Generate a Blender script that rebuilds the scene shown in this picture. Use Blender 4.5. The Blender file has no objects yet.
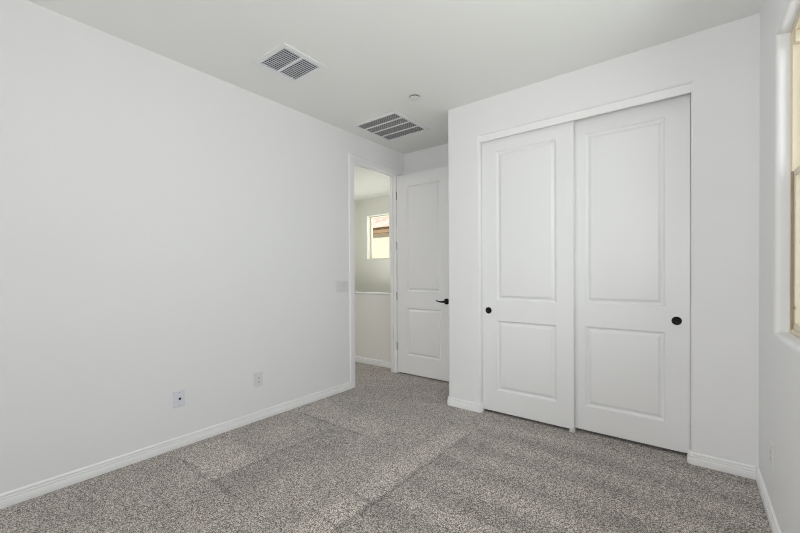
import bpy, bmesh, math
from mathutils import Vector, Matrix

S = bpy.context.scene
COL = S.collection

# ------------------------------------------------------------------ camera
CAM_POS = Vector((2.8859, 0.0, 1.2296))
_a, _p, _r = math.radians(37.875), math.radians(-0.4783), math.radians(-0.3126)
_F = Vector((-math.sin(_a), math.cos(_a), 0)); _R = Vector((math.cos(_a), math.sin(_a), 0)); _U = Vector((0, 0, 1))
_F2 = _F*math.cos(_p) + _U*math.sin(_p); _U2 = _U*math.cos(_p) - _F*math.sin(_p)
_R3 = _R*math.cos(_r) + _U2*math.sin(_r); _U3 = _U2*math.cos(_r) - _R*math.sin(_r)
cd = bpy.data.cameras.new('camera'); cam = bpy.data.objects.new('camera', cd); COL.objects.link(cam)
m = Matrix.Identity(4)
for i, v in enumerate((_R3, _U3, -_F2)):
    for j in range(3): m[j][i] = v[j]
m.translation = CAM_POS
cam.matrix_world = m
cd.sensor_width = 36; cd.sensor_fit = 'HORIZONTAL'
cd.lens = 375.1544/800*36
cd.shift_y = (276.7657-266.5)/800
cd.clip_start = 0.02; cd.clip_end = 200
S.camera = cam

# ------------------------------------------------------------------ world, sun, large lights, exposure
W = bpy.data.worlds.new('sky'); S.world = W; W.use_nodes = True
nt = W.node_tree; nt.nodes.clear()
wo = nt.nodes.new('ShaderNodeOutputWorld'); bg = nt.nodes.new('ShaderNodeBackground')
sky = nt.nodes.new('ShaderNodeTexSky'); sky.sky_type = 'HOSEK_WILKIE'; sky.turbidity = 4; sky.ground_albedo = .5
sky.sun_direction = Vector((-.25, -.6, .75)).normalized()
nt.links.new(sky.outputs[0], bg.inputs[0]); bg.inputs[1].default_value = 1.6
nt.links.new(bg.outputs[0], wo.inputs[0])

def light(name, kind, loc, direction, energy, color=(1, 1, 1), size=1, size_y=None, angle=.01):
    d = bpy.data.lights.new(name, kind); d.energy = energy; d.color = color
    if kind == 'AREA':
        d.shape = 'RECTANGLE'; d.size = size; d.size_y = size_y or size
    if kind == 'SUN': d.angle = angle
    o = bpy.data.objects.new(name, d); COL.objects.link(o)
    o.location = loc
    o.rotation_euler = Vector(direction).to_track_quat('-Z', 'Y').to_euler()
    return o
light('sun', 'SUN', (0, -6, 12), (.3, .62, -.75), 5.2, (1, .94, .84), angle=.009)
light('window_daylight', 'AREA', (3.75, 1.45, 1.80), (-1, .08, -.05), 62, (1, 1, 1), 2.6, 1.9)          # sky seen by the bedroom window
light('rear_fill', 'AREA', (.75, -2.0, .85), (.36, 1, .05), 22, (1, 1, 1), 1.6, 1.5)               # unseen fill panel added behind the camera to even out the room
light('front_fill', 'AREA', (2.75, -.35, 1.5), (-.12, 1, .40), 19, (1, 1, 1), 1.0, .7)                   # unseen frontal fill added beside the camera for the closet side
light('stair_daylight', 'AREA', (-2.05, 6.2, 2.1), (0.1, -1, -.1), 18, (1, 1, .94), 1.2, 1.2)        # sky seen by the stair window
light('hall_fill_light', 'AREA', (-1.4, 2.2, 2.70), (0, 0, -1), 13.3, (1, .97, .98), .5, .5)  # unseen downward panel added to brighten the hall
light('stair_fill_light', 'AREA', (-1.2, 4.7, 1.0), (0, 0, 1), 12, (1, 1, .92), 1.2, .8)  # unseen upward panel added in mid-air to brighten the stairwell
S.view_settings.view_transform = 'Standard'; S.view_settings.look = 'None'
S.view_settings.gamma = 1; S.view_settings.use_curve_mapping = False
S.view_settings.exposure = -0.03
try:
    S.cycles.denoising_prefilter = 'NONE'; S.cycles.filter_width = 1.05; S.cycles.max_bounces = 14; S.cycles.diffuse_bounces = 8; S.cycles.transparent_max_bounces = 12
except Exception: pass

# ------------------------------------------------------------------ materials
def mat(name, color, rough=.5, bump=None, metal=0, spec=.5):
    M = bpy.data.materials.new(name); M.use_nodes = True
    n = M.node_tree.nodes; l = M.node_tree.links; b = n['Principled BSDF']
    b.inputs['Base Color'].default_value = (*color, 1); b.inputs['Roughness'].default_value = rough
    b.inputs['Metallic'].default_value = metal; b.inputs['Specular IOR Level'].default_value = spec
    tc = n.new('ShaderNodeTexCoord')
    if bump:
        sc, st, dist = bump
        t = n.new('ShaderNodeTexNoise'); t.inputs['Scale'].default_value = sc; t.inputs['Detail'].default_value = 3
        l.new(tc.outputs['Object'], t.inputs['Vector'])
        bp = n.new('ShaderNodeBump'); bp.inputs['Strength'].default_value = st; bp.inputs['Distance'].default_value = dist
        l.new(t.outputs['Fac'], bp.inputs['Height']); l.new(bp.outputs[0], b.inputs['Normal'])
    else:
        t = n.new('ShaderNodeTexNoise'); t.inputs['Scale'].default_value = 6; t.inputs['Detail'].default_value = 2
        l.new(tc.outputs['Object'], t.inputs['Vector'])
        mr = n.new('ShaderNodeMapRange'); mr.inputs['To Min'].default_value = max(0, rough-.04); mr.inputs['To Max'].default_value = min(1, rough+.04)
        l.new(t.outputs['Fac'], mr.inputs['Value']); l.new(mr.outputs[0], b.inputs['Roughness'])
    return M

WALL = mat('wall_paint', (.836, .836, .844), .62, (70, .12, .004), spec=.3)
CEIL = mat('ceiling_paint', (.83, .838, .822), .75, (60, .12, .004), spec=.2)
HALL = mat('hall_paint', (.84, .838, .80), .65, (70, .12, .004), spec=.3)
TRIM = mat('trim_paint', (.885, .885, .89), .34)
DOOR = mat('door_paint', (.84, .842, .848), .38)
PLATE = mat('white_plastic', (.74, .74, .735), .3)
PLATE2 = mat('cool_white_plastic', (.74, .75, .82), .3)
SLOT = mat('slot_black', (.03, .03, .035), .6)
NECK_SHADE = mat('grey_shade_ring', (.30, .30, .29), .6)  # grey that stands in for the shadow round the ceiling disc
JACK = mat('jack_dark_blue', (.02, .025, .06), .4)
BLACK = mat('matte_black_metal', (.004, .004, .004), .5, metal=0, spec=.25)
STEEL = mat('satin_nickel', (.42, .41, .39), .35, metal=.9)
GRILLE = mat('grille_white_enamel', (.80, .81, .82), .4)
GRILLEBLUE = mat('grille_grey_blue_enamel', (.60, .64, .68), .4)
DUCT = mat('duct_dark', (.035, .037, .04), .8)
VINYL = mat('tan_vinyl', (.78, .70, .55), .42)
VINYL2 = mat('brown_seal_and_gap_shade', (.36, .29, .22), .5)  # gasket and latch brown, also colours in the shadow gap beside the sash
CREAMWALL = mat('cream_stucco', (.86, .80, .66), .85, (40, .5, .01))
FASCIA = mat('brown_fascia', (.42, .27, .17), .6)
GROUND = mat('desert_ground', (.45, .38, .30), .9, (4, .5, .05))
TAG = mat('blue_sticker', (.12, .25, .5), .4)

def glass_mat(name, rough=0.0):
    M = bpy.data.materials.new(name); M.use_nodes = True
    n = M.node_tree.nodes; l = M.node_tree.links; n.clear()
    o = n.new('ShaderNodeOutputMaterial'); mx = n.new('ShaderNodeMixShader'); fr = n.new('ShaderNodeFresnel'); fr.inputs[0].default_value = 1.18
    t = n.new('ShaderNodeBsdfTransparent'); g = n.new('ShaderNodeBsdfGlossy'); g.inputs['Roughness'].default_value = rough
    t.inputs[0].default_value = (.93, .96, .95, 1)
    l.new(fr.outputs[0], mx.inputs[0]); l.new(t.outputs[0], mx.inputs[1]); l.new(g.outputs[0], mx.inputs[2]); l.new(mx.outputs[0], o.inputs[0])
    return M
GLASS = glass_mat('window_glass')
def screen_mat():
    M = bpy.data.materials.new('insect_screen'); M.use_nodes = True
    n = M.node_tree.nodes; l = M.node_tree.links; n.clear()
    o = n.new('ShaderNodeOutputMaterial'); mx = n.new('ShaderNodeMixShader'); mx.inputs[0].default_value = .42
    t = n.new('ShaderNodeBsdfTransparent'); d = n.new('ShaderNodeBsdfDiffuse'); d.inputs[0].default_value = (.10, .11, .12, 1)
    l.new(t.outputs[0], mx.inputs[1]); l.new(d.outputs[0], mx.inputs[2]); l.new(mx.outputs[0], o.inputs[0])
    return M
SCREEN = screen_mat()

def carpet_mat():
    M = bpy.data.materials.new('carpet'); M.use_nodes = True
    n = M.node_tree.nodes; l = M.node_tree.links; b = n['Principled BSDF']
    b.inputs['Roughness'].default_value = .95; b.inputs['Specular IOR Level'].default_value = .08
    b.inputs['Sheen Weight'].default_value = .15
    tc = n.new('ShaderNodeTexCoord'); P = tc.outputs['Object']
    def noise(scale, detail=2, rough=.5, vec=P):
        t = n.new('ShaderNodeTexNoise'); t.inputs['Scale'].default_value = scale; t.inputs['Detail'].default_value = detail
        t.inputs['Roughness'].default_value = rough; l.new(vec, t.inputs['Vector']); return t
    def math_(op, a, bb=None, clamp=False):
        k = n.new('ShaderNodeMath'); k.operation = op; k.use_clamp = clamp
        for i, v in enumerate((a, bb)):
            if v is None: continue
            if isinstance(v, (int, float)): k.inputs[i].default_value = v
            else: l.new(v, k.inputs[i])
        return k.outputs[0]
    sp = noise(210, 3, .7)                       # yarn flecks
    vo = n.new('ShaderNodeTexVoronoi'); vo.inputs['Scale'].default_value = 250; l.new(P, vo.inputs['Vector'])
    vc = n.new('ShaderNodeSeparateColor'); l.new(vo.outputs['Color'], vc.inputs[0])
    flk = math_('ADD', math_('MULTIPLY', sp.outputs['Fac'], .42), math_('MULTIPLY', vc.outputs[0], .58))
    ramp = n.new('ShaderNodeValToRGB'); cr = ramp.color_ramp
    cr.elements[0].position = .24; cr.elements[0].color = (.085, .078, .071, 1)
    cr.elements[1].position = .76; cr.elements[1].color = (.76, .705, .65, 1)
    e = cr.elements.new(.5); e.color = (.318, .285, .260, 1)
    l.new(flk, ramp.inputs[0])
    # pile lay left by the vacuum: broad passes, each with its own lean, and a soft cloud over them
    sx = n.new('ShaderNodeSeparateXYZ'); l.new(P, sx.inputs[0])
    wob = noise(2.3, 2); w = math_('MULTIPLY', math_('SUBTRACT', wob.outputs['Fac'], .5), .16)
    X = math_('ADD', sx.outputs[0], w); Y = math_('ADD', sx.outputs[1], w)
    def step(v, at, soft=.02):                   # 0 below, 1 above
        k = n.new('ShaderNodeMapRange'); k.interpolation_type = 'SMOOTHSTEP'
        k.inputs['From Min'].default_value = at-soft; k.inputs['From Max'].default_value = at+soft
        l.new(v, k.inputs['Value']); return k.outputs[0]
    def band(v, a, c, soft=.02): return math_('SUBTRACT', step(v, a, soft), step(v, c, soft))
    def line(v, at, half):                       # thin parted line
        return band(v, at-half, at+half, half*.9)
    w2_ = math_('MULTIPLY', math_('SUBTRACT', noise(6, 3).outputs['Fac'], .5), .05)
    sxr, syr = math_('ADD', sx.outputs[0], w2_), math_('ADD', sx.outputs[1], w2_)
    total = None
    def add(term, k):
        nonlocal total
        t = math_('MULTIPLY', term, k); total = t if total is None else math_('ADD', total, t)
    AND = lambda *a: a[0] if len(a) == 1 else math_('MULTIPLY', a[0], AND(*a[1:]))
    # long parted line at x=1.545 and shorter cross ends
    add(AND(line(sxr, 1.545, .013), band(syr, .9, 2.62)), -.28)
    add(AND(band(X, 1.36, 1.545, .05), band(syr, .8, 2.6, .1)), .19)
    add(AND(band(X, 1.545, 1.80, .06), band(syr, .8, 2.6, .1)), -.10)
    add(AND(line(syr, 1.487, .011), band(sxr, 1.35, 1.545)), -.30)
    add(AND(line(syr, 1.243, .011), band(sxr, 1.30, 1.545)), -.28)
    add(AND(line(syr, 2.072, .013), band(sxr, .10, .98)), -.26)
    add(AND(band(Y, 2.072, 2.40, .05), band(sxr, .05, 1.0, .1)), .15)
    add(AND(line(syr, 1.062, .013), band(sxr, .20, .95)), -.22)
    add(AND(band(Y, 1.062, 1.40, .07), band(sxr, .1, .64, .06)), .19)
    add(AND(line(sxr, .64, .012), band(syr, 1.06, 2.05)), -.18)
    add(AND(band(X, .64, .9, .07), band(syr, 1.1, 2.05, .1)), -.11)
    add(AND(band(X, .30, .48, .05), band(syr, 1.5, 2.0, .05)), .11)
    wv = n.new('ShaderNodeTexWave'); wv.wave_type = 'BANDS'; wv.bands_direction = 'Y'; wv.inputs['Scale'].default_value = 1.05; wv.inputs['Distortion'].default_value = 1.6; wv.inputs['Detail'].default_value = 1.5
    l.new(P, wv.inputs['Vector'])
    add(AND(math_('SUBTRACT', wv.outputs['Fac'], .5), step(sxr, 1.56, .03)), .20)
    cl = noise(3.2, 3); add(math_('SUBTRACT', cl.outputs['Fac'], .5), .40)
    cl2 = noise(16, 2); add(math_('SUBTRACT', cl2.outputs['Fac'], .5), .22)
    fac = math_('ADD', total, 1.0)
    mul = n.new('ShaderNodeVectorMath'); mul.operation = 'SCALE'
    l.new(ramp.outputs[0], mul.inputs[0]); l.new(fac, mul.inputs['Scale'])
    l.new(mul.outputs[0], b.inputs['Base Color'])
    bp = n.new('ShaderNodeBump'); bp.inputs['Strength'].default_value = .25; bp.inputs['Distance'].default_value = .006
    l.new(sp.outputs['Fac'], bp.inputs['Height']); l.new(bp.outputs[0], b.inputs['Normal'])
    return M
CARPET = carpet_mat()

def tile_mat():
    M = mat('clay_roof_tile', (.75, .45, .36), .8)
    n = M.node_tree.nodes; l = M.node_tree.links; b = n['Principled BSDF']
    tc = n.new('ShaderNodeTexCoord'); v = n.new('ShaderNodeTexVoronoi'); v.inputs['Scale'].default_value = 4
    l.new(tc.outputs['Object'], v.inputs['Vector'])
    r = n.new('ShaderNodeValToRGB'); r.color_ramp.elements[0].color = (.80, .52, .45, 1); r.color_ramp.elements[1].color = (.88, .80, .74, 1)
    sp = n.new('ShaderNodeSeparateColor'); l.new(v.outputs['Color'], sp.inputs[0]); l.new(sp.outputs[0], r.inputs[0])
    l.new(r.outputs[0], b.inputs['Base Color'])
    return M
TILE = tile_mat()

# ------------------------------------------------------------------ mesh helpers
def box(bm, x0, y0, z0, x1, y1, z1, bevel=0, seg=2):
    v = [bm.verts.new(p) for p in ((x0,y0,z0),(x1,y0,z0),(x1,y1,z0),(x0,y1,z0),(x0,y0,z1),(x1,y0,z1),(x1,y1,z1),(x0,y1,z1))]
    fs = [bm.faces.new([v[i] for i in q]) for q in ((0,3,2,1),(4,5,6,7),(0,1,5,4),(1,2,6,5),(2,3,7,6),(3,0,4,7))]
    if bevel:
        es = list({e for f in fs for e in f.edges})
        bmesh.ops.bevel(bm, geom=es, offset=bevel, segments=seg, affect='EDGES', profile=.5)

def quad(bm, *ps): return bm.faces.new([bm.verts.new(p) for p in ps])

def finish(name, bm, material, parent=None, smooth=None, loc=None):
    bmesh.ops.remove_doubles(bm, verts=bm.verts, dist=1e-5)
    me = bpy.data.meshes.new(name); bm.to_mesh(me); bm.free()
    me.materials.append(material)
    o = bpy.data.objects.new(name, me); COL.objects.link(o)
    if smooth:
        for p in me.polygons: p.use_smooth = True
        if name.startswith('wall_'):
            for p in me.polygons:
                es = [(me.vertices[p.vertices[i]].co-me.vertices[p.vertices[i-1]].co).length for i in range(len(p.vertices))]
                p.use_smooth = min(es) < .02
        try: me.set_sharp_from_angle(angle=math.radians(smooth))
        except Exception: pass
    if loc is not None:
        me.transform(Matrix.Translation(-Vector(loc))); o.location = loc
    if parent is not None:
        o.parent = parent
        if parent.location.length: o.matrix_parent_inverse = Matrix.Translation(-Vector(parent.location))
    return o

def empty(name, loc):
    o = bpy.data.objects.new(name, None); COL.objects.link(o); o.location = loc; o.empty_display_size = .1
    return o
def tag(o, label, cat=None, group=None, kind=None):
    if label: o['label'] = label
    if cat: o['category'] = cat
    if group: o['group'] = group
    if kind: o['kind'] = kind
    return o
def struct(o, label, cat): return tag(o, label, cat, kind='structure')

def sweep(bm, path, profile, closed=False):
    """profile (out, z) swept along a plan polyline; out is to the left of the direction of travel."""
    n = len(path); rings = []
    for i, p in enumerate(path):
        p = Vector(p)
        d0 = (p-Vector(path[i-1])).normalized() if i > 0 or closed else None
        d1 = (Vector(path[(i+1) % n])-p).normalized() if i < n-1 or closed else None
        if d0 is None: d0 = d1
        if d1 is None: d1 = d0
        n0 = Vector((-d0.y, d0.x)); n1 = Vector((-d1.y, d1.x)); b = (n0+n1).normalized(); k = 1/max(.2, b.dot(n0))
        rings.append([bm.verts.new((p.x+b.x*k*o, p.y+b.y*k*o, z)) for o, z in profile])
    for a, c in zip(rings, rings[1:]):
        for j in range(len(profile)-1): bm.faces.new((a[j], c[j], c[j+1], a[j+1]))
    bm.faces.new(rings[0]); bm.faces.new(rings[-1][::-1])

BASE_PROFILE = [(0,0),(.0140,0),(.0148,.003),(.0148,.0370),(.0138,.0395),(.0100,.0405),(.0095,.0430),(.0118,.0445),(.0118,.0535),(.0105,.0550),(.0075,.0560),(.0072,.0590),(.0098,.0625),(.0092,.0690),(.0060,.0735),(.0026,.0758),(0,.0765)]

def opening_wall(bm, P, u0, u1, v0, v1, ul, ur, vb, vt, r, depth, window):
    """P(u,v,d) maps wall coordinates and depth into the wall to a point. Rounded drywall corners of radius r."""
    N = 8; made = []
    lo = vb-r if window else v0
    f = lambda a, b, c, d: made.append(bm.faces.new([bm.verts.new(P(*q)) for q in (a, b, c, d)]))
    f((u0,v0,0),(ul-r,v0,0),(ul-r,v1,0),(u0,v1,0))
    f((ur+r,v0,0),(u1,v0,0),(u1,v1,0),(ur+r,v1,0))
    f((ul-r,vt+r,0),(ur+r,vt+r,0),(ur+r,v1,0),(ul-r,v1,0))
    if window: f((ul-r,v0,0),(ur+r,v0,0),(ur+r,vb-r,0),(ul-r,vb-r,0))
    rings = []
    for k in range(N+1):
        t = math.pi/2*k/N; o = r*(1-math.sin(t)); d = r*(1-math.cos(t))
        rings.append((o, d))
    rings.append((0, depth))
    prev = None
    for o, d in rings:
        pts = [(ul-o, vb-o if window else v0), (ul-o, vt+o), (ur+o, vt+o), (ur+o, vb-o if window else v0)]
        cur = [bm.verts.new(P(u, v, d)) for u, v in pts]
        if prev:
            for i in range(4 if window else 3):
                j = (i+1) % 4
                made.append(bm.faces.new((prev[i], prev[j], cur[j], cur[i])))
        prev = cur
    eye = Vector(P((ul+ur)/2, (vb+vt)/2, -.3))     # every face looks towards the room side of the opening
    for fc in made:
        fc.normal_update()
        if fc.normal.dot(eye-fc.calc_center_median()) < 0: fc.normal_flip()

def cyl(bm, c, axis, r0, r1, L, n=24, caps=True):
    """frustum from point c along axis"""
    ax = Vector(axis).normalized(); q = ax.to_track_quat('Z', 'Y'); c = Vector(c)
    a = [bm.verts.new(c+q@Vector((r0*math.cos(2*math.pi*i/n), r0*math.sin(2*math.pi*i/n), 0))) for i in range(n)]
    b = [bm.verts.new(c+q@Vector((r1*math.cos(2*math.pi*i/n), r1*math.sin(2*math.pi*i/n), L))) for i in range(n)]
    for i in range(n): bm.faces.new((a[i], a[(i+1) % n], b[(i+1) % n], b[i]))
    if caps: bm.faces.new(a[::-1]); bm.faces.new(b)

def lathe(bm, c, axis, prof, n=32):
    """prof: list of (radius, distance along axis)"""
    ax = Vector(axis).normalized(); q = ax.to_track_quat('Z', 'Y'); c = Vector(c); prev = None
    for r, h in prof:
        if r < 1e-6: cur = [bm.verts.new(c+q@Vector((0, 0, h)))]
        else: cur = [bm.verts.new(c+q@Vector((r*math.cos(2*math.pi*i/n), r*math.sin(2*math.pi*i/n), h))) for i in range(n)]
        if prev:
            for i in range(n):
                j = (i+1) % n
                if len(prev) == 1: bm.faces.new((prev[0], cur[i], cur[j]))
                elif len(cur) == 1: bm.faces.new((prev[i], prev[j], cur[0]))
                else: bm.faces.new((prev[i], prev[j], cur[j], cur[i]))
        prev = cur

# ------------------------------------------------------------------ room shell
H, XR, YC, YF, XC, YR = 2.743, 3.199, 3.039, 3.804, 1.085, -2.2
BR = .026                                        # rounded drywall corner radius
HX, HY = -2.62, 5.62                             # hall's far side wall and stair window wall

bm = bmesh.new()
quad(bm, (-2.62, .9, 0), (XR, .9, 0), (XR, YR, 0), (-.12, YR, 0)) if False else None
quad(bm, (0, YR, 0), (XR, YR, 0), (XR, YF, 0), (0, YF, 0))
quad(bm, (HX, .9, 0), (0, .9, 0), (0, 3.80, 0), (HX, 3.80, 0))
struct(finish('floor', bm, CARPET), 'grey-beige flecked carpet with vacuum marks covering the bedroom floor', 'carpet')

bm = bmesh.new()
box(bm, HX-.15, YR-.12, H, XR+.15, HY+.15, H+.12)
struct(finish('ceiling', bm, CEIL), 'flat white painted ceiling over the bedroom and hall', 'ceiling')

# left wall with the entry opening
DY0, DY1, DZ = 2.908, 3.628, 2.437
WT = .086
bm = bmesh.new()
box(bm, -WT, YR-.12, 0, 0, DY0-.018, H)
box(bm, -WT, DY0-.018, DZ+.018, 0, DY1+.018, H)
box(bm, -WT, DY1+.018, 0, 0, YF+.12, H)
struct(finish('wall_left', bm, WALL), 'long plain white wall with the open doorway at its far end', 'wall')

# far wall of the entry nook, closing the closet too
bm = bmesh.new(); box(bm, 0, YF, 0, XR+.12, YF+.12, H)
struct(finish('wall_back', bm, WALL), 'short white wall behind the opened entry door', 'wall')

# closet wall with the sliding-door opening and the rounded outer corner
CX0, CX1, CZ = 1.411, 2.879, 2.437
bm = bmesh.new()
opening_wall(bm, lambda u, v, d: (u, YC+d, v), XC+BR, XR, 0, H, CX0, CX1, 0, CZ, BR, .11, False)
prev = None
for k in range(9):
    t = math.pi/2*k/8; x = XC+BR-BR*math.sin(t); y = YC+BR-BR*math.cos(t)
    cur = (bm.verts.new((x, y, 0)), bm.verts.new((x, y, H)))
    if prev: bm.faces.new((prev[0], prev[1], cur[1], cur[0]))
    prev = cur
quad(bm, (XC, YC+BR, 0), (XC, YC+BR, H), (XC, YF, H), (XC, YF, 0))
quad(bm, (XC+.11, YC+.11, 0), (XC+.11, YC+.11, H), (XC+.11, YF, H), (XC+.11, YF, 0))       # inside of the closet
quad(bm, (XC+.11, YC+.11, 0), (CX0, YC+.11, 0), (CX0, YC+.11, H), (XC+.11, YC+.11, H))
quad(bm, (CX1, YC+.11, 0), (XR, YC+.11, 0), (XR, YC+.11, H), (CX1, YC+.11, H))
quad(bm, (CX0, YC+.11, CZ), (CX1, YC+.11, CZ), (CX1, YC+.11, H), (CX0, YC+.11, H))
struct(finish('wall_closet', bm, WALL, smooth=40), 'white wall around the sliding closet doors, with rounded corners', 'wall')

# window wall
WY0, WY1, WZ0, WZ1 = .55, 2.540, .939, 2.360
bm = bmesh.new()
opening_wall(bm, lambda u, v, d: (XR+d, u, v), YR, YF, 0, H, WY0, WY1, WZ0, WZ1, BR, .15, True)
for a in (((XR+.15,YR,0),(XR+.15,WY0,0),(XR+.15,WY0,H),(XR+.15,YR,H)), ((XR+.15,WY1,0),(XR+.15,YF+.12,0),(XR+.15,YF+.12,H),(XR+.15,WY1,H)),
          ((XR+.15,WY0,0),(XR+.15,WY1,0),(XR+.15,WY1,WZ0),(XR+.15,WY0,WZ0)), ((XR+.15,WY0,WZ1),(XR+.15,WY1,WZ1),(XR+.15,WY1,H),(XR+.15,WY0,H))): quad(bm, *a)
struct(finish('wall_right', bm, WALL, smooth=40), 'white wall holding the tan framed window, with rounded window return', 'wall')

bm = bmesh.new(); box(bm, -.12, YR-.12, 0, XR+.15, YR, H)
struct(finish('wall_rear', bm, WALL), 'plain white wall behind the camera', 'wall')

# hall and stairwell
SW0, SW1, SZ0, SZ1 = -2.335, -1.752, 1.525, 2.40
bm = bmesh.new()
P2 = lambda u, v, d: (u, HY+d, v)
opening_wall(bm, P2, HX, 0, -2.8, H, SW0, SW1, SZ0, SZ1, .012, .17, True)
struct(finish('wall_stair', bm, HALL, smooth=40), 'cream stairwell wall with a small window, seen through the doorway', 'wall')
bm = bmesh.new()
box(bm, HX-.12, .9, -2.8, HX, HY+.15, H); box(bm, HX-.12, .78, 0, -WT, .9, H)
struct(finish('wall_hall', bm, HALL), 'cream hall side wall, a narrow strip seen inside the doorway', 'wall')
bm = bmesh.new(); box(bm, 0, YF+.12, -2.8, .12, HY+.15, H)
struct(finish('wall_stair_side', bm, HALL), 'cream stairwell side wall hidden behind the entry nook', 'wall')
bm = bmesh.new(); quad(bm, (HX, 3.8, -2.8), (0, 3.8, -2.8), (0, HY, -2.8), (HX, HY, -2.8))
struct(finish('floor_stair', bm, CARPET), 'carpeted landing at the bottom of the stairwell', 'floor')
PY = 3.769
pw = empty('half_wall', (-1.3, PY+.06, 0))
struct(pw, 'waist-high cream half wall with a white cap in the hall beyond the doorway', 'half wall')
bm = bmesh.new(); box(bm, HX, PY, -2.8, -WT, PY+.115, .955); finish('panel', bm, HALL, pw)
bm = bmesh.new(); box(bm, HX, PY-.008, .955, -WT, PY+.123, .973, .004); finish('cap', bm, TRIM, pw)

# baseboards
def baseboard(name, path, label):
    bm = bmesh.new(); sweep(bm, path, BASE_PROFILE)
    bmesh.ops.recalc_face_normals(bm, faces=bm.faces)
    return struct(finish(name, bm, TRIM, smooth=25), label, 'baseboard')
baseboard('baseboard_left', [(0, DY0-.082), (0, YR)], 'white stepped baseboard along the long blank wall')
c = BR*.5
baseboard('baseboard_closet_left', [(CX0, YC+.045), (CX0, YC+c), (CX0-c, YC), (XC+c, YC), (XC, YC+c), (XC, YF)],
          'white baseboard on the narrow wall between closet doors and entry nook')
baseboard('baseboard_closet_right', [(XR-.0135, YC), (CX1+c, YC), (CX1, YC+c), (CX1, YC+.045)], 'short white baseboard between the closet doors and the window wall corner')
baseboard('baseboard_right', [(XR, YR), (XR, YC)], 'white baseboard below the window')
baseboard('baseboard_back', [(XC, YF), (0, YF)], 'white baseboard behind the opened entry door')
baseboard('baseboard_hall', [(-WT, PY), (HX, PY)], 'white baseboard along the foot of the half wall in the hall')

# ------------------------------------------------------------------ entry door frame
fr = empty('trim_1', (-.06, (DY0+DY1)/2, 0))
struct(fr, 'white door frame with narrow casing around the open entry doorway', 'door frame')
bm = bmesh.new()
for y0, y1 in ((DY0-.018, DY0), (DY1, DY1+.018)): box(bm, -WT-.002, y0, 0, .001, y1, DZ+.018)
box(bm, -WT-.002, DY0, DZ, .001, DY1, DZ+.018)
finish('jamb', bm, TRIM, fr)
bm = bmesh.new()                                  # door stop, 38 mm in from the room face
box(bm, -.070, DY0, 0, -.040, DY0+.011, DZ, .002); box(bm, -.070, DY1-.011, 0, -.040, DY1, DZ, .002); box(bm, -.070, DY0+.011, DZ-.011, -.040, DY1-.011, DZ, .002)
finish('door_stop', bm, TRIM, fr)
def casing(xs, sgn):
    bm = bmesh.new()
    prof = [(0.0, 0), (0.0, .006), (.004, .0075), (.030, .0080), (.036, .0095), (.062, .0105), (.070, .0085), (.075, .0040), (.077, 0)]   # (out from opening, thick)
    rings = []
    for o, t in prof:
        a0, a1, zt = DY0-.004-o, DY1+.004+o, DZ+.004+o
        x = xs+sgn*t
        rings.append([bm.verts.new(q) for q in ((x, a0, 0), (x, a0, zt), (x, a1, zt), (x, a1, 0))])
    for a, b in zip(rings, rings[1:]):
        for i in range(3): bm.faces.new((a[i], a[i+1], b[i+1], b[i]))
    bmesh.ops.recalc_face_normals(bm, faces=bm.faces)
    return bm
finish('casing', casing(0, 1), TRIM, fr, smooth=25)
finish('casing', casing(-WT, -1), TRIM, fr, smooth=25)
bm = bmesh.new(); box(bm, -.036, DY0-.0005, .875, .0022, DY0+.0018, .945, .0008)
tag(finish('strike_plate', bm, STEEL, fr), 'small dark metal strike plate')

# ------------------------------------------------------------------ two-panel doors
def slab(w, h, t, panels, s0):
    """door in the x-z plane, front face at y=0 looking to -y, back at y=t. panels: (x0,x1,z0,z1) outer edges of the mouldings"""
    bm = bmesh.new()
    xs = [0, panels[0][0], panels[0][1], w]
    zs = [0] + sorted(q for p in panels for q in (p[2], p[3])) + [h]
    rings = [(0, 0), (.002, .001), (.005, .0050), (.0135, .0140), (.0165, .0150), (.0205, .0150), (.0235, .0138), (.037, .0030), (.041, .0008), (.045, .0004)]
    for side in (0, 1):
        Y = (lambda d: d) if side == 0 else (lambda d: t-d)
        for i in range(3):
            for k in range(len(zs)-1):
                x0, x1, z0, z1 = xs[i], xs[i+1], zs[k], zs[k+1]
                hit = i == 1 and any(abs(p[2]-z0) < 1e-6 and abs(p[3]-z1) < 1e-6 for p in panels)
                if not hit:
                    quad(bm, (x0, Y(0), z0), (x1, Y(0), z0), (x1, Y(0), z1), (x0, Y(0), z1)); continue
                prev = None
                for o, d in rings:
                    cur = [bm.verts.new(q) for q in ((x0+o, Y(d), z0+o), (x1-o, Y(d), z0+o), (x1-o, Y(d), z1-o), (x0+o, Y(d), z1-o))]
                    if prev:
                        for j in range(4): bm.faces.new((prev[j], prev[(j+1) % 4], cur[(j+1) % 4], cur[j]))
                    prev = cur
                bm.faces.new(prev)
    quad(bm, (0,0,0),(0,t,0),(0,t,h),(0,0,h)); quad(bm, (w,0,0),(w,t,0),(w,t,h),(w,0,h))
    for z in (0, h):
        for i in range(3): quad(bm, (xs[i],0,z),(xs[i+1],0,z),(xs[i+1],t,z),(xs[i],t,z))
    for x in (0, w):
        pass
    bmesh.ops.remove_doubles(bm, verts=bm.verts, dist=1e-5)
    bmesh.ops.recalc_face_normals(bm, faces=bm.faces)
    return bm

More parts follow.
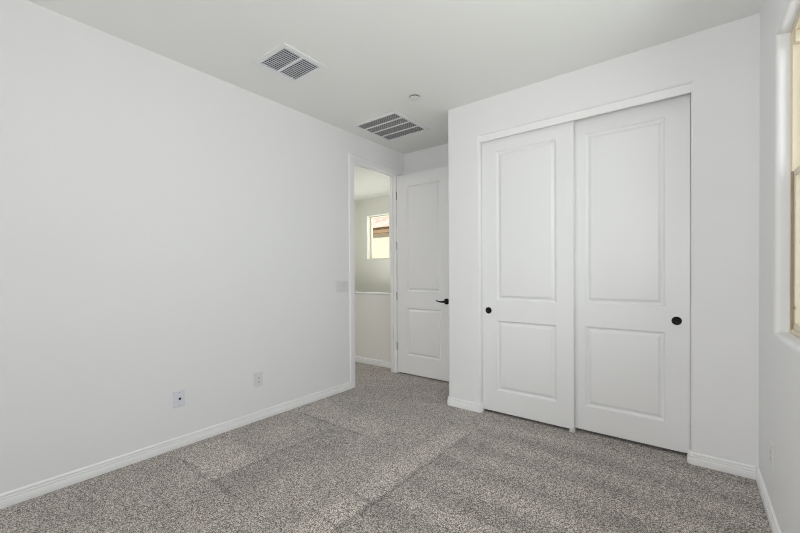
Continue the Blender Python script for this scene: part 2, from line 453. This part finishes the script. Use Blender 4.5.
def closet_door(name, x0, x1, y, z0, z1, pan, kx, label, pull_label):
    w, h, t = x1-x0, z1-z0, .035
    bm = slab(w, h, t, [(p[0]-x0, p[1]-x0, p[2]-z0, p[3]-z0) for p in pan], 0)
    bmesh.ops.translate(bm, verts=bm.verts, vec=(x0, y, z0))
    d = finish(name, bm, DOOR, smooth=20, loc=((x0+x1)/2, y+t/2, z0))
    struct(d, label, 'closet door')
    bm = bmesh.new()                              # round cup pull: flange with a dished middle
    lathe(bm, (kx, y+.0005, .902), (0, -1, 0), [(.0285, 0), (.0285, .0012), (.0270, .0026), (.0235, .0026), (.0220, .0016), (.0205, .0009), (0, .0006)], 40)
    bmesh.ops.recalc_face_normals(bm, faces=bm.faces)
    k = finish('finger_pull', bm, BLACK, d, smooth=40); k['label'] = pull_label
    return d
YD1, YD2 = YC+.046, YC+.091
closet_door('door_1', 1.4135, 2.1700, YD1, .024, 2.418, [(1.548, 2.046, .210, .8185), (1.548, 2.046, .994, 2.283)], 1.473,
            'white two-panel sliding closet door in front, nearer the entry nook', 'round black recessed pull')
closet_door('door_2', 2.1250, 2.8765, YD2, .024, 2.418, [(2.243, 2.743, .207, .8210), (2.243, 2.743, .996, 2.286)], 2.806,
            'white two-panel sliding closet door behind, nearer the window', 'round black recessed pull')
bm = bmesh.new()
box(bm, CX0-.012, YC+.006, 2.380, CX1+.012, YC+.024, CZ-.002, .0015)
struct(finish('trim_2', bm, TRIM), 'white fascia board hiding the track above the closet doors', 'trim')
bm = bmesh.new()
box(bm, CX0+.002, YC+.04, CZ-.012, CX1-.002, YC+.108, CZ-.001)
struct(finish('trim_3', bm, STEEL), 'metal sliding door track above the closet doors', 'track')
fg = bmesh.new()
box(fg, 2.135, YD1-.006, 0, 2.175, YD2+.045, .006, .002); box(fg, 2.142, YD1-.007, .004, 2.172, YD1-.002, .034, .003); box(fg, 2.140, YD1+.037, .004, 2.172, YD1+.043, .03, .002)
tag(finish('door_guide', fg, PLATE), 'small white plastic floor guide where the two closet doors overlap', 'door guide')

# entry door, swung open and parallel to the nook wall
EX0, EX1, EY, EZ0, EZ1 = .0115, .778, 3.641, .016, 2.430
bm = slab(EX1-EX0, EZ1-EZ0, .035, [(.146, .624-.0, .222, .815-EZ0), (.146, .624, .998, 2.286-EZ0)], 0)
bmesh.ops.translate(bm, verts=bm.verts, vec=(EX0, EY, EZ0))
ed = finish('door_3', bm, DOOR, smooth=20, loc=((EX0+EX1)/2, EY+.017, EZ0))
struct(ed, 'white two-panel entry door swung open against the nook wall', 'door')
hd = bmesh.new()
lathe(hd, (.716, EY, .914), (0, -1, 0), [(.0335, 0), (.0335, .006), (.031, .010), (.018, .012), (.0125, .016), (.0115, .046), (.0125, .050), (.0125, .062), (.009, .066), (0, .067)], 32)
path = [(.716, .056, .914, .0105), (.690, .058, .913, .0100), (.664, .058, .911, .0088), (.640, .056, .914, .0075), (.618, .053, .921, .0060), (.604, .050, .927, .0040)]
prev = None
for x, d, z, r in path:
    cur = [hd.verts.new((x, EY-d+r*.75*math.cos(2*math.pi*i/12), z+r*math.sin(2*math.pi*i/12))) for i in range(12)]
    if prev:
        for i in range(12): hd.faces.new((prev[i], prev[(i+1) % 12], cur[(i+1) % 12], cur[i]))
    prev = cur
hd.faces.new(prev)
bmesh.ops.recalc_face_normals(hd, faces=hd.faces)
tag(finish('door_handle', hd, BLACK, ed, smooth=40), 'black lever handle with round rosette')
for z in (2.19, 1.575, .955, .338):
    bm = bmesh.new()
    lathe(bm, (.004, EY-.004, z-.05), (0, 0, 1), [(0, 0), (.0055, .001), (.0055, .099), (0, .1)], 14)
    box(bm, .0082, EY-.002, z-.05, .0112, EY+.030, z+.05)
    bmesh.ops.recalc_face_normals(bm, faces=bm.faces)
    tag(finish('hinge', bm, STEEL, ed, smooth=40), 'grey metal hinge knuckle')

# ------------------------------------------------------------------ bedroom window (tan vinyl single-hung)
XF = 3.256
win = empty('window_1', (XF, (WY0+WY1)/2, WZ0))
struct(win, 'tan framed sash window in the wall at the edge of the view', 'window')
def frame_bm(x0, x1, y0, y1, z0, z1, w, bev=.003):
    bm = bmesh.new()
    box(bm, x0, y0, z0, x1, y0+w, z1, bev); box(bm, x0, y1-w, z0, x1, y1, z1, bev)
    box(bm, x0, y0+w-.001, z0, x1, y1-w+.001, z0+w, bev); box(bm, x0, y0+w-.001, z1-w, x1, y1-w+.001, z1, bev)
    return bm
e = .0015
finish('frame', frame_bm(XF, XF+.085, WY0+e, WY1-e, WZ0+e, WZ1-e, .020), VINYL, win)
bm = frame_bm(XF-.004, XF+.012, WY0+e, WY1-e, WZ0+e, WZ1-e, .006, .001); finish('frame_flange', bm, VINYL, win)
ZM = 1.690
bm = frame_bm(XF+.053, XF+.076, WY0+.021, WY1-.021, ZM-.02, WZ1-.021, .030); up = finish('upper_sash', bm, VINYL, win)
bm = bmesh.new(); box(bm, XF+.062, WY0+.04, ZM, XF+.066, WY1-.04, WZ1-.04); finish('pane', bm, GLASS, up)
bm = frame_bm(XF+.0062, XF+.052, WY0+.021, WY1-.021, WZ0+.021, ZM+.012, .030); lo = finish('lower_sash', bm, VINYL, win)
bm = bmesh.new(); box(bm, XF-.002, WY1-.0235, WZ0+.012, XF+.0058, WY1-.0018, ZM+.008, .001); box(bm, XF-.002, WY0+.0018, WZ0+.012, XF+.0058, WY0+.0235, ZM+.008, .001)  # brown strips colour in the shadow gap between frame and sash
tag(finish('sash_gap_shade', bm, VINYL2, win), 'brown strip painting the shadow gap beside the lower sash')
bm = frame_bm(XF+.040, XF+.050, WY0+.050, WY1-.050, WZ0+.050, ZM-.017, .005, .001); tag(finish('gasket', bm, VINYL2, lo), 'dark glazing gasket')
bm = bmesh.new(); box(bm, XF+.043, WY0+.045, WZ0+.045, XF+.047, WY1-.045, ZM-.012); finish('pane', bm, GLASS, lo)
bm = bmesh.new(); box(bm, XF+.001, WY1-.075, 1.055, XF+.006, WY1-.045, 1.068, .002); finish('sash_latch', bm, VINYL2, lo)
bm = bmesh.new(); box(bm, XF+.003, WY1-.060, WZ1-.075, XF+.040, WY1-.0205, WZ1-.022, .004); finish('sash_stop', bm, VINYL, win)
bm = bmesh.new(); box(bm, XF+.020, WY1-.0212, 1.905, XF+.034, WY1-.0205, 1.917); finish('sticker', bm, TAG, win)
bm = bmesh.new(); quad(bm, (XF+.078, WY0+.02, WZ0+.02), (XF+.078, WY1-.02, WZ0+.02), (XF+.078, WY1-.02, ZM), (XF+.078, WY0+.02, ZM)); finish('insect_screen', bm, SCREEN, win)

# stairwell window
w2 = empty('window_2', ((SW0+SW1)/2, HY+.1, SZ0))
struct(w2, 'small tan framed stairwell window looking onto a tiled roof', 'window')
def frame2(y0, y1, x0, x1, z0, z1, w):
    bm = bmesh.new()
    box(bm, x0, y0, z0, x0+w, y1, z1, .003); box(bm, x1-w, y0, z0, x1, y1, z1, .003)
    box(bm, x0+w, y0, z0, x1-w, y1, z0+w, .003); box(bm, x0+w, y0, z1-w, x1-w, y1, z1, .003); return bm
finish('frame', frame2(HY+.115, HY+.165, SW0+e, SW1-e, SZ0+e, SZ1-e, .018), VINYL, w2)
bm = bmesh.new(); box(bm, SW0+.015, HY+.138, SZ0+.015, SW1-.015, HY+.142, SZ1-.015); finish('pane', bm, GLASS, w2)

# ------------------------------------------------------------------ ceiling grilles
def register(x0, x1, y0, y1, border):
    bm = bmesh.new(); z = H
    a, b = border, .010
    for q in ((x0, y0, x1, y0+a), (x0, y1-a, x1, y1), (x0, y0+a, x0+a, y1-a), (x1-a, y0+a, x1, y1-a)): box(bm, q[0], q[1], z-b, q[2], q[3], z-.0003, .002)
    return bm
v1 = empty('supply_vent', (.6, 1.66, H-.005))
tag(v1, 'square ceiling vent with two louvre panels and a wide white border, farther from the doorway', 'ceiling vent', 'ceiling vents')
finish('frame', register(.420, .785, 1.477, 1.847, .037), GRILLE, v1)
bm = bmesh.new(); box(bm, .455, 1.650, H-.009, .750, 1.668, H-.0008, .001); finish('divider', bm, GRILLE, v1)
bm = bmesh.new(); box(bm, .455, 1.512, H-.0012, .750, 1.812, H-.0004); finish('duct_opening', bm, DUCT, v1)
def slats(bm, x0, x1, y0, y1, n, wid, tilt, zc):
    """thin blades running along y, spread along x"""
    for i in range(n):
        x = x0+(x1-x0)*(i+.5)/n; c, s = math.cos(tilt)*wid/2, math.sin(tilt)*wid/2; t = .0005
        pts = [(x-c, zc+s), (x+c, zc-s)]
        nx, nz = s/wid*2*t, c/wid*2*t
        ring = [(pts[0][0]-nx, pts[0][1]-nz), (pts[1][0]-nx, pts[1][1]-nz), (pts[1][0]+nx, pts[1][1]+nz), (pts[0][0]+nx, pts[0][1]+nz)]
        A = [bm.verts.new((p[0], y0, p[1])) for p in ring]; B = [bm.verts.new((p[0], y1, p[1])) for p in ring]
        for k in range(4): bm.faces.new((A[k], A[(k+1) % 4], B[(k+1) % 4], B[k]))
        bm.faces.new(A[::-1]); bm.faces.new(B)
for ya, yb in ((1.514, 1.650), (1.668, 1.810)):
    bm = bmesh.new(); slats(bm, .457, .748, ya, yb, 13, .0125, math.radians(6), H-.0060)
    tag(finish('louvre_panel', bm, GRILLEBLUE, v1), 'grey-blue louvre blades')

for ya, yb in ((1.514, 1.650), (1.668, 1.810)):
    bm = bmesh.new()
    for i in range(7):
        y = ya+(yb-ya)*(i+.5)/7; box(bm, .457, y-.0012, H-.0030, .748, y+.0012, H-.0013)
    finish('cross_vanes', bm, STEEL, v1)

v2 = empty('return_vent', (.43, 3.02, H-.005))
tag(v2, 'larger square ceiling vent with four louvre strips, above the entry doorway', 'ceiling vent', 'ceiling vents')
finish('frame', register(.158, .710, 2.738, 3.308, .028), GRILLE, v2)
bm = bmesh.new(); box(bm, .184, 2.764, H-.0012, .684, 3.282, H-.0004); finish('duct_opening', bm, DUCT, v2)
ys = [2.766, 2.884, 3.008, 3.154, 3.280]
ys = [2.766, 2.886, 3.010, 3.150, 3.280]
for y in ys[1:-1]:
    bm = bmesh.new(); box(bm, .186, y-.006, H-.010, .682, y+.006, H-.0010, .001); finish('divider', bm, GRILLE, v2)
for ya, yb in zip(ys, ys[1:]):
    bm = bmesh.new(); slats(bm, .187, .681, ya+.005, yb-.005, 30, .0080, math.radians(15), H-.0055)
    finish('louvre_strip', bm, GRILLE, v2)

# concealed sprinkler cover: a thin disc off the ceiling, its shadow coloured in by a grey ring
sp = empty('ceiling_cover_plate', (1.010, 2.628, H))
tag(sp, 'small round white cover plate on the ceiling beside the larger vent', 'ceiling cover')
bm = bmesh.new(); lathe(bm, (1.010, 2.628, H), (0, 0, -1), [(.0455, .0002), (.0455, .0030), (.038, .0032), (.032, .004), (.032, .012), (0, .012)], 32); finish('neck_and_shade_ring', bm, NECK_SHADE, sp, smooth=40)
bm = bmesh.new(); lathe(bm, (1.010, 2.628, H), (0, 0, -1), [(.040, .010), (.0445, .0105), (.045, .013), (.042, .0155), (.036, .0165), (0, .0170)], 40)
bmesh.ops.recalc_face_normals(bm, faces=bm.faces); finish('disc', bm, PLATE, sp, smooth=40)

# ------------------------------------------------------------------ wall plates
def plate_bm(y0, y1, z0, z1, P):
    """bevelled plate; P(u, z, out)"""
    bm = bmesh.new(); rings = []
    for o, d in ((0, .0003), (0, .003), (.0015, .005), (.004, .0062)):
        rings.append([bm.verts.new(P(*q)) for q in ((y0+o, z0+o, d), (y1-o, z0+o, d), (y1-o, z1-o, d), (y0+o, z1-o, d))])
    for a, b in zip(rings, rings[1:]):
        for i in range(4): bm.faces.new((a[i], a[(i+1) % 4], b[(i+1) % 4], b[i]))
    bm.faces.new(rings[-1]); bm.faces.new(rings[0][::-1])
    bmesh.ops.recalc_face_normals(bm, faces=bm.faces)
    return bm
def pbox(P, y0, y1, z0, z1, d0, d1, bev=.0008):
    bm = bmesh.new(); a = P(y0, z0, d0); b = P(y1, z1, d1)
    box(bm, min(a[0],b[0]), min(a[1],b[1]), min(a[2],b[2]), max(a[0],b[0]), max(a[1],b[1]), max(a[2],b[2]), bev, 1); return bm
PL = lambda u, z, o: (o, u, z)
PR = lambda u, z, o: (XR-o, u, z)

# data / coax plate
c = (0, 1.137, .347)
jk = empty('data_outlet', c); tag(jk, 'bluish-white wall plate with one dark round socket, low on the long blank wall', 'wall socket')
finish('cover_plate', plate_bm(1.099, 1.175, .289, .405, PL), PLATE2, jk)
bm = bmesh.new(); lathe(bm, (.0058, 1.139, .347), (1, 0, 0), [(.0085, 0), (.0085, .0025), (.0072, .003), (0, .003)], 20)
bmesh.ops.recalc_face_normals(bm, faces=bm.faces); finish('socket', bm, JACK, jk, smooth=40)
for z in (.302, .392):
    bm = bmesh.new(); lathe(bm, (.0060, 1.137, z), (1, 0, 0), [(.003, 0), (.003, .0008), (0, .001)], 12); finish('screw', bm, STEEL, jk)

def outlet(name, P, uc, zc, label):
    o = empty(name, P(uc, zc, 0)); tag(o, label, 'power outlet')
    finish('cover_plate', plate_bm(uc-.0385, uc+.0385, zc-.0585, zc+.0585, P), PLATE, o)
    f = finish('socket_face', pbox(P, uc-.0168, uc+.0168, zc-.0335, zc+.0335, .005, .0078), PLATE, o)
    for s in (-1, 1):
        for dy, h in ((-.0062, .0042), (.0062, .0034)):
            finish('slot', pbox(P, uc+dy-.0011, uc+dy+.0011, zc+s*.0175+.002-h, zc+s*.0175+.002+h, .0070, .0081, 0), SLOT, f)
        finish('ground_hole', pbox(P, uc-.0024, uc+.0024, zc+s*.0175-.0095, zc+s*.0175-.0052, .0070, .0081, 0), SLOT, f)
    return o
outlet('power_outlet', PL, 1.7565, .343, 'white duplex power outlet on the long blank wall, nearer the doorway')
outlet('power_outlet', PR, 2.562, .330, 'white duplex power outlet low on the window wall')

sw = empty('light_switch', (0, 2.726, 1.098)); tag(sw, 'white three-rocker light switch plate beside the doorway', 'light switch')
finish('cover_plate', plate_bm(2.644, 2.807, 1.039, 1.156, PL), PLATE, sw)
for yc in (2.680, 2.7255, 2.771):
    bm = bmesh.new()
    pts = [(-.0335, .0062), (-.0335, .0074), (0, .0090), (.0335, .0102), (.0335, .0062)]
    A = [bm.verts.new((d, yc-.0165, 1.0975+z)) for z, d in pts]; B = [bm.verts.new((d, yc+.0165, 1.0975+z)) for z, d in pts]
    for i in range(len(pts)-1): bm.faces.new((A[i], A[i+1], B[i+1], B[i]))
    bm.faces.new(A); bm.faces.new(B[::-1]); bmesh.ops.recalc_face_normals(bm, faces=bm.faces)
    finish('rocker', bm, PLATE, sw)

# ------------------------------------------------------------------ outdoors
bm = bmesh.new(); quad(bm, (-60, -60, -3.2), (60, -60, -3.2), (60, 60, -3.2), (-60, 60, -3.2))
struct(finish('ground', bm, GROUND), 'pale desert ground outside the house', 'ground')
nh = empty('neighbor_house', (-5, 8.4, -3.2))
tag(nh, 'cream stucco house with clay tile roof seen through the stairwell window', 'house')
HYW = 8.10
bm = bmesh.new(); box(bm, -12, HYW, -3.2, 2.5, HYW+6, 2.45); finish('wall', bm, CREAMWALL, nh)
bm = bmesh.new(); box(bm, -12.4, 8.0, 2.375, 2.9, 8.06, 2.545, .004); box(bm, -12.4, 8.06, 2.375, 2.9, HYW, 2.40); finish('fascia', bm, FASCIA, nh)
bm = bmesh.new()                                   # barrel tiles in stepped courses
course, rise, n_c = .36, .17, 9
xs = [-12.4+i*.045 for i in range(340)]
for k in range(n_c):
    y0 = 7.94+k*course; z0 = 2.55+k*rise
    A, B, D = [], [], []
    for x in xs:
        hgt = .055*abs(math.sin(math.pi*x/.27))
        A.append(bm.verts.new((x, y0, z0+hgt+.03))); B.append(bm.verts.new((x, y0+course+.03, z0+rise+hgt+.015))); D.append(bm.verts.new((x, y0+.01, z0-.02)))
    for i in range(len(xs)-1):
        bm.faces.new((A[i], A[i+1], B[i+1], B[i])); bm.faces.new((D[i], D[i+1], A[i+1], A[i]))
finish('tile_roof', bm, TILE, nh, smooth=35)
